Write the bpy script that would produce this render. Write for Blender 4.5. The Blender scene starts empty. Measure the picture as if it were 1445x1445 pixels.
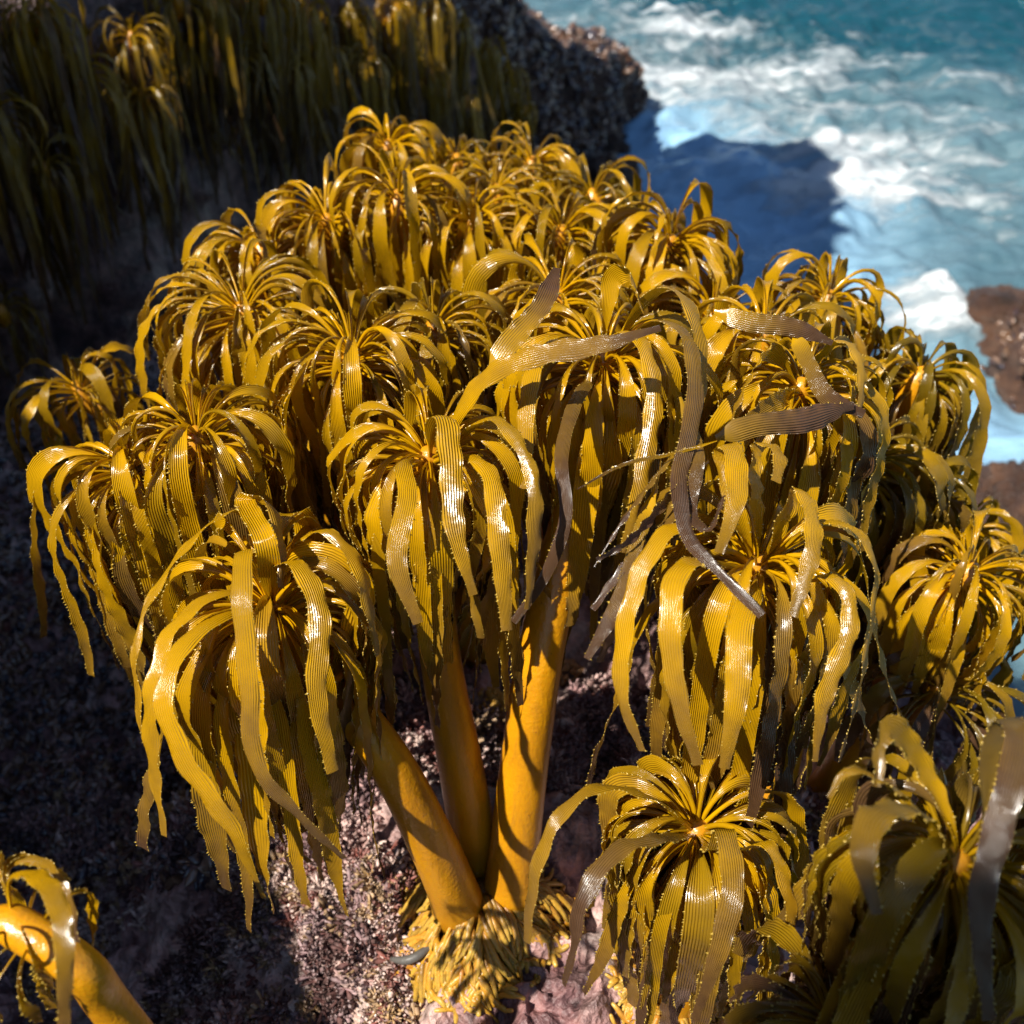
import bpy, math, random
import numpy as np
from mathutils import Vector

# ------------------------------------------------------------------ camera, sky, sun, exposure
scene = bpy.context.scene
ZC = 2.0                       # camera height above the water
FPX = 1550.0                   # focal length in photo pixels (photo 1445 wide)
PITCH = 38.0
cp, sp = math.cos(math.radians(PITCH)), math.sin(math.radians(PITCH))
FWD = np.array([0, cp, -sp]); UPV = np.array([0, sp, cp]); RGT = np.array([1.0, 0, 0])
CAM = np.array([0, 0, ZC])


def at(px, py, d):
    """world point seen at photo pixel px, py at depth d"""
    return CAM + d * ((px - 722.5) / FPX * RGT + (722.5 - py) / FPX * UPV + FWD)


cam_data = bpy.data.cameras.new("camera")
cam = bpy.data.objects.new("camera", cam_data)
scene.collection.objects.link(cam)
cam.location = CAM
cam.rotation_euler = (math.radians(90 - PITCH), 0, 0)
cam_data.sensor_width = 36
cam_data.lens = 36 * FPX / 1445
cam_data.clip_start = 0.02
cam_data.clip_end = 2000
cam_data.dof.use_dof = True
cam_data.dof.focus_distance = 0.77
cam_data.dof.aperture_fstop = 8.0
scene.camera = cam

SUN = np.array([-0.48, -0.42, 0.77]); SUN = SUN / np.linalg.norm(SUN)
SUN_EL = math.asin(SUN[2]); SUN_AZ = math.atan2(SUN[0], SUN[1])
world = bpy.data.worlds.new("World"); scene.world = world
world.use_nodes = True
wn = world.node_tree
sky = wn.nodes.new("ShaderNodeTexSky")
sky.sky_type = 'NISHITA'; sky.sun_disc = False
sky.sun_elevation = SUN_EL; sky.sun_rotation = SUN_AZ
sky.air_density = 1.0; sky.dust_density = 0.3; sky.ozone_density = 3.0
wn.nodes["Background"].inputs[1].default_value = 0.062
wn.links.new(sky.outputs[0], wn.nodes["Background"].inputs[0])
sl = bpy.data.lights.new("sun", 'SUN')
sl.energy = 5.0; sl.angle = math.radians(0.5); sl.color = (1.0, 0.94, 0.84)
sun = bpy.data.objects.new("sun", sl); scene.collection.objects.link(sun)
sun.location = (-3, -1, 5)
sun.rotation_euler = Vector(SUN).to_track_quat('Z', 'Y').to_euler()
scene.view_settings.view_transform = 'Standard'
scene.view_settings.look = 'None'
scene.view_settings.exposure = 0.95
scene.view_settings.gamma = 1.0
scene.cycles.use_denoising = True
scene.cycles.max_bounces = 8
scene.cycles.diffuse_bounces = 3
scene.cycles.glossy_bounces = 3
scene.cycles.sample_clamp_indirect = 4.0
scene.render.engine = 'CYCLES'

rng = np.random.default_rng(11)

# ------------------------------------------------------------------ noise
_LAT = np.random.default_rng(5).random((64, 64, 64)).astype(np.float32)


def vnoise(x, y, z):
    x = np.asarray(x, float); y = np.asarray(y, float); z = np.asarray(z, float)
    xi = np.floor(x).astype(int); yi = np.floor(y).astype(int); zi = np.floor(z).astype(int)
    fx, fy, fz = x - xi, y - yi, z - zi
    fx = fx * fx * (3 - 2 * fx); fy = fy * fy * (3 - 2 * fy); fz = fz * fz * (3 - 2 * fz)
    o = 0
    for a in (0, 1):
        wx = fx if a else 1 - fx
        for b in (0, 1):
            wy = fy if b else 1 - fy
            for c in (0, 1):
                wz = fz if c else 1 - fz
                o = o + wx * wy * wz * _LAT[(xi + a) % 64, (yi + b) % 64, (zi + c) % 64]
    return o * 2 - 1


def fbm(x, y, z, f, oct=4, gain=0.5):
    s = 0; a = 1.0
    for i in range(oct):
        s = s + a * vnoise(x * f + 7.3 * i, y * f + 3.1 * i, z * f + 1.7 * i)
        f *= 2.03; a *= gain
    return s


def ridged(x, y, z, f, oct=3):
    s = 0; a = 1.0
    for i in range(oct):
        s = s + a * (1 - np.abs(vnoise(x * f + 5.3 * i, y * f + 9.1 * i, z * f)) * 2)
        f *= 2.1; a *= 0.5
    return s


def sstep(a, b, x):
    t = np.clip((x - a) / (b - a), 0, 1)
    return t * t * (3 - 2 * t)


# ------------------------------------------------------------------ mesh helpers
def make_mesh(name, verts, faces, mats, midx=None, uv=None, col=None, smooth=True):
    """faces: list of int arrays (n,4) / (n,3); midx: list of material index per array"""
    me = bpy.data.meshes.new(name)
    verts = np.asarray(verts, np.float32)
    me.vertices.add(len(verts)); me.vertices.foreach_set("co", verts.ravel())
    loops = np.concatenate([np.asarray(f).ravel() for f in faces]).astype(np.int32)
    tot = np.concatenate([np.full(len(f), np.asarray(f).shape[1]) for f in faces]).astype(np.int32)
    start = np.concatenate([[0], np.cumsum(tot)[:-1]]).astype(np.int32)
    me.loops.add(len(loops)); me.loops.foreach_set("vertex_index", loops)
    me.polygons.add(len(tot)); me.polygons.foreach_set("loop_start", start)
    me.polygons.foreach_set("loop_total", tot)
    for m in mats:
        me.materials.append(m)
    if midx is not None:
        mi = np.concatenate([np.full(len(f), m) for f, m in zip(faces, midx)]).astype(np.int32)
        me.polygons.foreach_set("material_index", mi)
    me.polygons.foreach_set("use_smooth", np.full(len(tot), smooth))
    if uv is not None:
        l = me.uv_layers.new(name="UVMap")
        l.data.foreach_set("uv", np.asarray(uv, np.float32)[loops].ravel())
    if col is not None:
        c = me.color_attributes.new("tint", 'FLOAT_COLOR', 'POINT')
        c.data.foreach_set("color", np.asarray(col, np.float32).ravel())
    me.update(calc_edges=True)
    return me


def link(name, data, parent=None):
    o = bpy.data.objects.new(name, data)
    scene.collection.objects.link(o)
    if parent is not None:
        o.parent = parent
    return o


def tag(o, label=None, cat=None, group=None, kind=None):
    if label: o["label"] = label
    if cat: o["category"] = cat
    if group: o["group"] = group
    if kind: o["kind"] = kind
    return o


def grid_faces(nu, nv, wrap_v=False):
    """vertex index = i*nv + j"""
    i = np.arange(nu - 1)[:, None]
    j = np.arange(nv if wrap_v else nv - 1)[None, :]
    j2 = (j + 1) % nv
    return np.stack([i * nv + j, (i + 1) * nv + j, (i + 1) * nv + j2, i * nv + j2], -1).reshape(-1, 4)


def spline(P, n):
    """Catmull-Rom through the points P, resampled to n even steps"""
    P = np.asarray(P, float)
    Q = np.vstack([2 * P[0] - P[1], P, 2 * P[-1] - P[-2]])
    out = []
    for k in range(1, len(Q) - 2):
        t = np.linspace(0, 1, 24, endpoint=False)[:, None]
        a, b, c, d = Q[k - 1], Q[k], Q[k + 1], Q[k + 2]
        out.append(0.5 * (2 * b + (c - a) * t + (2 * a - 5 * b + 4 * c - d) * t ** 2 + (3 * b - a - 3 * c + d) * t ** 3))
    out.append(P[-1:])
    C = np.vstack(out)
    s = np.concatenate([[0], np.cumsum(np.linalg.norm(np.diff(C, axis=0), axis=1))])
    u = np.linspace(0, s[-1], n)
    return np.stack([np.interp(u, s, C[:, k]) for k in range(3)], 1), s[-1]


def norm(v):
    return v / np.maximum(np.linalg.norm(v, axis=-1, keepdims=True), 1e-9)


def tube(P, R, nr=16, cap=True, squash=None):
    """closed tube round a polyline; returns verts, [quads, tris]"""
    P = np.asarray(P, float); n = len(P)
    T = norm(np.gradient(P, axis=0))
    ref = np.array([0.3, 1, 0.1]) if abs(T[0][1]) < 0.9 else np.array([1.0, 0, 0])
    A = norm(np.cross(T, ref)); B = np.cross(T, A)
    a = np.arange(nr) / nr * 2 * np.pi
    R = np.broadcast_to(R, (n,))
    V = P[:, None] + R[:, None, None] * (np.cos(a)[None, :, None] * A[:, None] + np.sin(a)[None, :, None] * B[:, None])
    V = V.reshape(-1, 3)
    F = grid_faces(n, nr, True)
    if cap:
        V = np.vstack([V, P[0] - T[0] * R[0] * .3, P[-1] + T[-1] * R[-1] * .5])
        j = np.arange(nr); k = (j + 1) % nr
        t1 = np.stack([np.full(nr, n * nr), j, k], 1)
        t2 = np.stack([np.full(nr, n * nr + 1), (n - 1) * nr + k, (n - 1) * nr + j], 1)
        return V, F, np.vstack([t1, t2])
    return V, F, None


# ------------------------------------------------------------------ materials
def new_mat(name):
    m = bpy.data.materials.new(name); m.use_nodes = True
    nt = m.node_tree
    return m, nt, nt.nodes["Principled BSDF"], nt.nodes["Material Output"]


def N(nt, t, **kw):
    n = nt.nodes.new(t)
    for k, v in kw.items():
        setattr(n, k, v)
    return n


def math_node(nt, op, a, b=None, c=None, clamp=False):
    n = nt.nodes.new("ShaderNodeMath"); n.operation = op; n.use_clamp = clamp
    for i, v in enumerate((a, b, c)):
        if v is None: continue
        if isinstance(v, (int, float)): n.inputs[i].default_value = v
        else: nt.links.new(v, n.inputs[i])
    return n.outputs[0]


def mixc(nt, f, a, b):
    n = nt.nodes.new("ShaderNodeMix"); n.data_type = 'RGBA'
    for i, v in ((0, f), (6, a), (7, b)):
        if isinstance(v, (int, float)): n.inputs[i].default_value = v
        elif isinstance(v, tuple): n.inputs[i].default_value = (*v, 1) if len(v) == 3 else v
        else: nt.links.new(v, n.inputs[i])
    return n.outputs[2]


def ramp(nt, f, stops):
    n = nt.nodes.new("ShaderNodeValToRGB")
    el = n.color_ramp.elements
    el[0].position, el[0].color = stops[0][0], (*stops[0][1], 1)
    el[1].position, el[1].color = stops[-1][0], (*stops[-1][1], 1)
    for p, c in stops[1:-1]:
        e = el.new(p); e.color = (*c, 1)
    nt.links.new(f, n.inputs[0])
    return n.outputs[0]


def noise_tex(nt, scale, detail=4, rough=0.55, vec=None, dist=0.0):
    n = nt.nodes.new("ShaderNodeTexNoise")
    n.inputs["Scale"].default_value = scale; n.inputs["Detail"].default_value = detail
    n.inputs["Roughness"].default_value = rough; n.inputs["Distortion"].default_value = dist
    if vec is not None: nt.links.new(vec, n.inputs["Vector"])
    return n.outputs["Fac"]


def geo_pos(nt):
    return nt.nodes.new("ShaderNodeNewGeometry").outputs["Position"]


def blade_material():
    m, nt, p, out = new_mat("sea_palm_blade")
    uv = N(nt, "ShaderNodeUVMap"); uv.uv_map = "UVMap"
    sep = N(nt, "ShaderNodeSeparateXYZ"); nt.links.new(uv.outputs[0], sep.inputs[0])
    u, v = sep.outputs[0], sep.outputs[1]
    oi = N(nt, "ShaderNodeObjectInfo")
    csep = N(nt, "ShaderNodeSeparateColor"); nt.links.new(oi.outputs["Color"], csep.inputs[0])
    olive, age = csep.outputs[0], csep.outputs[1]
    pos = geo_pos(nt)
    n1 = noise_tex(nt, 26, 3, .6, pos)
    n2 = noise_tex(nt, 160, 3, .6, pos)
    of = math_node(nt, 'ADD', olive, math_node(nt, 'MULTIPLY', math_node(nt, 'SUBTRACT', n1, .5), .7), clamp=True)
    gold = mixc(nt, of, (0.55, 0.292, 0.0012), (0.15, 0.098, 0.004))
    # the older, outer end of a blade goes brown and purple grey, deepened as painted shade in the gaps
    af = math_node(nt, 'ADD', math_node(nt, 'MULTIPLY', v, .80), age)
    af = math_node(nt, 'ADD', af, math_node(nt, 'MULTIPLY', math_node(nt, 'SUBTRACT', n1, .5), .5))
    af = math_node(nt, 'SMOOTH_MIN', math_node(nt, 'MULTIPLY', math_node(nt, 'SUBTRACT', af, .50), 1.7, clamp=True), 1.0, .05)
    dark = mixc(nt, n2, (0.048, 0.022, 0.012), (0.10, 0.054, 0.034))
    col = mixc(nt, af, gold, dark)
    # grooves: ribs run along the blade
    w = math_node(nt, 'SINE', math_node(nt, 'MULTIPLY', math_node(nt, 'ADD', u, math_node(nt, 'MULTIPLY', n1, .10)), math_node(nt, 'ADD', 50, math_node(nt, 'MULTIPLY', oi.outputs['Random'], 28))))
    flat = math_node(nt, 'MULTIPLY', math_node(nt, 'SUBTRACT', v, .10), 8.0, clamp=True)
    h = math_node(nt, 'MULTIPLY', w, flat)
    gr = math_node(nt, 'MULTIPLY', math_node(nt, 'MULTIPLY', math_node(nt, 'ADD', math_node(nt, 'MULTIPLY', w, -.5), .5), flat), .26)
    col = mixc(nt, gr, col, (0.12, 0.06, 0.008))
    b1 = N(nt, "ShaderNodeBump"); b1.inputs["Strength"].default_value = 0.62; b1.inputs["Distance"].default_value = 0.0006
    nt.links.new(h, b1.inputs["Height"])
    b2 = N(nt, "ShaderNodeBump"); b2.inputs["Strength"].default_value = 0.2; b2.inputs["Distance"].default_value = 0.0012
    nt.links.new(n2, b2.inputs["Height"]); nt.links.new(b1.outputs[0], b2.inputs["Normal"])
    nt.links.new(b2.outputs[0], p.inputs["Normal"])
    nt.links.new(col, p.inputs["Base Color"])
    ro = math_node(nt, 'ADD', math_node(nt, 'MULTIPLY', n1, .16), .13)
    nt.links.new(ro, p.inputs["Roughness"])
    p.inputs["IOR"].default_value = 1.48
    p.inputs["Specular IOR Level"].default_value = 0.7
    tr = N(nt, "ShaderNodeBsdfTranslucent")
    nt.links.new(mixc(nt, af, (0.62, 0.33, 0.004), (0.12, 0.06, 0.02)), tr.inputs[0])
    nt.links.new(b1.outputs[0], tr.inputs["Normal"])
    mx = N(nt, "ShaderNodeMixShader"); mx.inputs[0].default_value = 0.22
    nt.links.new(p.outputs[0], mx.inputs[1]); nt.links.new(tr.outputs[0], mx.inputs[2])
    nt.links.new(mx.outputs[0], out.inputs[0])
    return m


def tooth_material():
    m, nt, p, out = new_mat("blade_teeth")
    p.inputs["Base Color"].default_value = (0.42, 0.28, 0.05, 1)
    p.inputs["Roughness"].default_value = 0.22
    p.inputs["Specular IOR Level"].default_value = 0.6
    return m


def stipe_material(c1, c2, name):
    m, nt, p, out = new_mat(name)
    pos = geo_pos(nt)
    n1 = noise_tex(nt, 9, 4, .55, pos); n2 = noise_tex(nt, 240, 3, .6, pos)
    mp = N(nt, "ShaderNodeMapping"); mp.inputs["Scale"].default_value = (1, 1, .08)
    nt.links.new(pos, mp.inputs[0])
    n3 = noise_tex(nt, 120, 3, .6, mp.outputs[0])
    col = mixc(nt, math_node(nt, 'MULTIPLY', math_node(nt, 'SUBTRACT', n1, .40), 4.2, clamp=True), c1, c2)
    col = mixc(nt, math_node(nt, 'MULTIPLY', math_node(nt, 'SUBTRACT', n3, .52), 2.0, clamp=True), col, (0.20, 0.09, 0.015))
    sp_ = math_node(nt, 'GREATER_THAN', n2, .70)
    col = mixc(nt, math_node(nt, 'MULTIPLY', sp_, .5), col, (0.13, 0.06, 0.02))
    nt.links.new(col, p.inputs["Base Color"])
    p.inputs["Roughness"].default_value = 0.30
    p.inputs["Subsurface Weight"].default_value = 0.25
    p.inputs["Subsurface Radius"].default_value = (1.0, .45, .05)
    p.inputs["Subsurface Scale"].default_value = 0.006
    b = N(nt, "ShaderNodeBump"); b.inputs["Strength"].default_value = .35; b.inputs["Distance"].default_value = .002
    nt.links.new(math_node(nt, 'ADD', n2, n3), b.inputs["Height"])
    nt.links.new(b.outputs[0], p.inputs["Normal"])
    return m


def rock_material(name, dark=1.0, brown=False):
    m, nt, p, out = new_mat(name)
    pos = geo_pos(nt)
    a = noise_tex(nt, 7, 6, .62, pos, .4); b = noise_tex(nt, 38, 5, .65, pos); c = noise_tex(nt, 190, 4, .6, pos)
    if brown:
        col = ramp(nt, a, [(.3, (.030, .018, .014)), (.5, (.085, .045, .03)), (.7, (.16, .085, .05))])
        col = mixc(nt, math_node(nt, 'MULTIPLY', math_node(nt, 'SUBTRACT', b, .5), 3, clamp=True), col, (.05, .03, .028))
    else:
        col = ramp(nt, a, [(.28, (.05, .03, .035)), (.42, (.24, .12, .12)), (.52, (.52, .32, .29)), (.64, (.68, .53, .46)), (.8, (.22, .08, .06))])
        k = ramp(nt, b, [(.36, (.02, .014, .016)), (.5, (.5, .5, .5)), (.64, (1, .9, .85))])
        mm = N(nt, "ShaderNodeMix"); mm.data_type = 'RGBA'; mm.blend_type = 'MULTIPLY'; mm.inputs[0].default_value = .75
        nt.links.new(col, mm.inputs[6]); nt.links.new(k, mm.inputs[7]); col = mm.outputs[2]
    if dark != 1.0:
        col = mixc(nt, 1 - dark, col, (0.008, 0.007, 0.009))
    nt.links.new(col, p.inputs["Base Color"])
    vo = N(nt, "ShaderNodeTexVoronoi"); vo.inputs["Scale"].default_value = 150; nt.links.new(pos, vo.inputs["Vector"])
    hh = math_node(nt, 'ADD', math_node(nt, 'ADD', b, math_node(nt, 'MULTIPLY', c, .5)), math_node(nt, 'MULTIPLY', vo.outputs["Distance"], .6))
    bp = N(nt, "ShaderNodeBump"); bp.inputs["Strength"].default_value = .9; bp.inputs["Distance"].default_value = .006 if not brown else .02
    nt.links.new(hh, bp.inputs["Height"]); nt.links.new(bp.outputs[0], p.inputs["Normal"])
    p.inputs["Roughness"].default_value = .5 if not brown else .3
    return m


def tint_material(name, rough=.5, bump=.002, spec=.5, sss=0.0):
    m, nt, p, out = new_mat(name)
    at_ = N(nt, "ShaderNodeVertexColor"); at_.layer_name = "tint"
    pos = geo_pos(nt)
    n = noise_tex(nt, 330, 3, .6, pos)
    col = mixc(nt, math_node(nt, 'MULTIPLY', n, .55), at_.outputs[0], (.05, .025, .02))
    nt.links.new(col, p.inputs["Base Color"])
    p.inputs["Roughness"].default_value = rough; p.inputs["Specular IOR Level"].default_value = spec
    b = N(nt, "ShaderNodeBump"); b.inputs["Strength"].default_value = .6; b.inputs["Distance"].default_value = bump
    nt.links.new(n, b.inputs["Height"]); nt.links.new(b.outputs[0], p.inputs["Normal"])
    if sss:
        p.inputs["Subsurface Weight"].default_value = sss
        p.inputs["Subsurface Radius"].default_value = (1, .5, .1); p.inputs["Subsurface Scale"].default_value = .003
    return m


def water_material():
    m, nt, p, out = new_mat("sea_water")
    pos = geo_pos(nt)
    at_ = N(nt, "ShaderNodeVertexColor"); at_.layer_name = "tint"
    sc = N(nt, "ShaderNodeSeparateColor"); nt.links.new(at_.outputs[0], sc.inputs[0])
    foam_d, milk = sc.outputs[0], sc.outputs[1]
    mp = N(nt, "ShaderNodeMapping"); mp.inputs["Scale"].default_value = (.55, 1.25, 1); mp.inputs["Rotation"].default_value = (0, 0, math.radians(14))
    nt.links.new(pos, mp.inputs[0])
    a = noise_tex(nt, 1.5, 9, .66, mp.outputs[0], 1.4)
    b = noise_tex(nt, 7, 7, .68, mp.outputs[0], .8)
    lace = N(nt, "ShaderNodeTexVoronoi"); lace.feature = 'DISTANCE_TO_EDGE'; lace.inputs["Scale"].default_value = 5
    wv = N(nt, "ShaderNodeVectorMath"); wv.operation = 'ADD'
    nc = N(nt, "ShaderNodeTexNoise"); nc.inputs["Scale"].default_value = 3; nc.inputs["Detail"].default_value = 5
    nt.links.new(mp.outputs[0], nc.inputs["Vector"])
    nt.links.new(mp.outputs[0], wv.inputs[0]); nt.links.new(nc.outputs["Color"], wv.inputs[1])
    nt.links.new(wv.outputs[0], lace.inputs["Vector"])
    lc = math_node(nt, 'SUBTRACT', 1.0, math_node(nt, 'MULTIPLY', lace.outputs["Distance"], 4.5, clamp=True))
    f = math_node(nt, 'ADD', foam_d, math_node(nt, 'MULTIPLY', math_node(nt, 'SUBTRACT', a, .5), 2.2))
    f = math_node(nt, 'ADD', f, math_node(nt, 'MULTIPLY', math_node(nt, 'SUBTRACT', b, .5), 1.0))
    f = math_node(nt, 'ADD', f, math_node(nt, 'MULTIPLY', math_node(nt, 'SUBTRACT', lc, .5), .16))
    foam = math_node(nt, 'MULTIPLY', math_node(nt, 'SUBTRACT', f, .44), 2.2, clamp=True)
    foam = math_node(nt, 'POWER', foam, 1.2)
    mf = math_node(nt, 'ADD', milk, math_node(nt, 'MULTIPLY', math_node(nt, 'SUBTRACT', a, .5), 1.2), clamp=True)
    wat = mixc(nt, mf, (.006, .050, .072), (.15, .235, .27))
    wat = mixc(nt, math_node(nt, 'MULTIPLY', sc.outputs[2], .85), wat, (.27, .48, .68))  # skylit blue of the shaded water, put into its base colour
    col = mixc(nt, foam, wat, (.46, .50, .52))
    nt.links.new(col, p.inputs["Base Color"])
    nt.links.new(math_node(nt, 'ADD', math_node(nt, 'MULTIPLY', foam, .5), .16), p.inputs["Roughness"])
    p.inputs["IOR"].default_value = 1.333
    h = math_node(nt, 'ADD', math_node(nt, 'MULTIPLY', b, .6), math_node(nt, 'MULTIPLY', foam, .5))
    bp = N(nt, "ShaderNodeBump"); bp.inputs["Strength"].default_value = .7; bp.inputs["Distance"].default_value = .07
    nt.links.new(h, bp.inputs["Height"]); nt.links.new(bp.outputs[0], p.inputs["Normal"])
    return m


M_BLADE = blade_material(); M_TOOTH = tooth_material()
M_STIPE = stipe_material((0.52, 0.225, 0.003), (0.36, 0.15, 0.005), "golden_stipe")
M_HOLD = tint_material("holdfast_haptera", .38, .0012, .45, .2)
M_ROCK = rock_material("coralline_rock")
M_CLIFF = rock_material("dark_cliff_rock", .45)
M_BROWN = rock_material("mussel_brown_rock", 1.0, True)
M_TUFT = tint_material("coralline_algae", .55, .001)
M_SHELL = tint_material("mussel_shell", .22, .0006, .8)
M_WATER = water_material()

# ------------------------------------------------------------------ terrain
def ground_base(x, y):
    z = np.full(np.shape(x), ZC - 0.93)
    z = z - 0.42 * sstep(-.16, -.62, x) - 0.10 * sstep(-.02, -.2, x) * sstep(.7, .4, y)
    z = z - 1.75 * sstep(.52 - .08 * sstep(.9, 1.4, y), .95, x)
    edge = 1.85 + .10 * np.sin(x * 5) - .45 * sstep(.0, .4, x)
    z = z - 1.8 * sstep(edge, edge + .55, y) * sstep(-.75, -.15, x)
    z = z + 0.05 * np.exp(-((x + .02) ** 2 + (y - .62) ** 2) / .02)
    return z + 0.10 * sstep(.9, 1.5, y) * sstep(-.5, -.1, x)


B0 = at(672, 1246, .985)      # shared foot of the three front stipes


def ground_raw(x, y):
    return ground_base(x, y) + .055 * fbm(x, y, 0 * x, 5, 3) + .026 * ridged(x, y, 0 * x, 12, 3) + .009 * fbm(x, y, 0 * x, 55, 3)


_LIFT = B0[2] - .058 - float(ground_raw(np.array(B0[0]), np.array(B0[1])))


def ground_z(x, y):
    x = np.asarray(x, float); y = np.asarray(y, float)
    return ground_raw(x, y) + _LIFT * np.exp(-((x - B0[0]) ** 2 + (y - B0[1]) ** 2) / .03)


def build_ground():
    xs = np.concatenate([np.linspace(-1.7, -.75, 90, endpoint=False), np.linspace(-.75, .75, 460, endpoint=False), np.linspace(.75, 1.5, 80)])
    ys = np.concatenate([np.linspace(-1.2, .25, 90, endpoint=False), np.linspace(.25, 1.1, 300, endpoint=False), np.linspace(1.1, 3.2, 240)])
    X, Y = np.meshgrid(xs, ys, indexing='ij')
    Z = ground_z(X, Y)
    dx = .010 * fbm(X, Y, Z, 22, 3); dy = .010 * fbm(X + 9, Y + 4, Z, 22, 3)
    V = np.stack([X + dx, Y + dy, Z], -1).reshape(-1, 3)
    me = make_mesh("rock_ground", V, [grid_faces(len(xs), len(ys))], [M_ROCK])
    tag(link("rock_ground", me), kind="structure")


build_ground()


SUN_HOLES = [(at(190, 30, 2.1), .19), (at(558, 2, 3.12), .15), (at(462, 50, 2.88), .10)]


def build_cliff():
    # plan line of the cliff's foot, with the height of its top (metres above the water)
    K = [(-1.30, -3.6, 3.9), (-1.20, -2.6, 4.3), (-1.14, -1.6, 4.6), (-1.16, -1.23, 4.5), (-1.18, -1.14, 3.1), (-1.20, -.9, 3.02), (-1.20, -.7, 2.98), (-1.22, -.45, 2.97), (-1.22, -.2, 3.07), (-1.22, .0, 2.97), (-1.22, .30, 2.66), (-1.22, .44, 2.9), (-1.22, .66, 3.8), (-1.25, .95, 4.4), (-1.28, 1.5, 4.5),  # unseen ridge; tall near-end step added and heights shaped to cast shade
         (-1.22, 2.05, 4.3), (-.88, 2.6, 4.1), (-.64, 3.2, 3.8), (-.42, 3.9, 3.2), (-.18, 4.5, 1.6), (.20, 5.1, .70), (.50, 5.7, .50), (.62, 6.2, .30), (.3, 6.7, .3), (-.6, 6.9, .9), (-2.6, 7.0, 1.5)]
    K = np.array(K)
    n = 620
    C, L = spline(K, n)
    hx = C[:, 2].copy(); C2 = C[:, :2]
    T = np.gradient(C2, axis=0); T = T / np.linalg.norm(T, axis=1, keepdims=True)
    nrm = np.stack([T[:, 1], -T[:, 0]], 1)        # points to the sea side
    nv = 260
    t = np.linspace(0, 1, nv)
    off = np.interp(t, [0, .08, .62, .72, .9, 1], [.35, .22, -.06, -.16, -.45, -.7])
    zf = np.interp(t, [0, .62, .72, .9, 1], [0, .93, 1.0, .98, 0])
    low = -.6
    V = np.zeros((n, nv, 3))
    foot = 0.45
    for k in range(n):
        V[k, :, 0] = C2[k, 0] + nrm[k, 0] * off * max(.45, min(1, .2 + hx[k] * .35))
        V[k, :, 1] = C2[k, 1] + nrm[k, 1] * off * max(.45, min(1, .2 + hx[k] * .35))
        V[k, :, 2] = low + (hx[k] - low) * zf
    x, y, z = V[..., 0], V[..., 1], V[..., 2]
    d = .09 * fbm(x, y, z, 1.7, 3) + .07 * ridged(x, y, z * .6, 5, 3) + .03 * fbm(x, y, z, 18, 3)
    d = d - .06
    V[..., 0] += nrm[:, None, 0] * d; V[..., 1] += nrm[:, None, 1] * d; V[..., 2] += .5 * np.abs(d) * sstep(.5, .75, t)[None] + .05 * fbm(x + 3, y, z, 6, 3)
    V = V.reshape(-1, 3)
    far = C[:, 1] > 4.35
    F = grid_faces(n, nv)
    keep = np.ones(len(F), bool)
    cen = V[F].mean(1)
    for q, rad in SUN_HOLES:      # holes added through the unseen ridge to let sun onto cliff palms
        rel = cen - q; tt = rel @ SUN
        dist = np.linalg.norm(rel - tt[:, None] * SUN, axis=1)
        keep &= ~((dist < rad * (1 + .3 * fbm(cen[:, 0], cen[:, 1], cen[:, 2], 6, 2))) & (tt > .33))
    F = F[keep]
    rows = F[:, 0] // nv
    me = make_mesh("cliff", V, [F[~far[rows]], F[far[rows]]], [M_CLIFF, M_BROWN], [0, 1])
    tag(link("cliff", me), kind="structure")
    return V.reshape(n, nv, 3), nrm


CLIFF, CNRM = build_cliff()


def plane_pt(px, py, z=0.0):
    r = at(px, py, 1.0) - CAM
    return CAM + r * ((z - ZC) / r[2])


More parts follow.
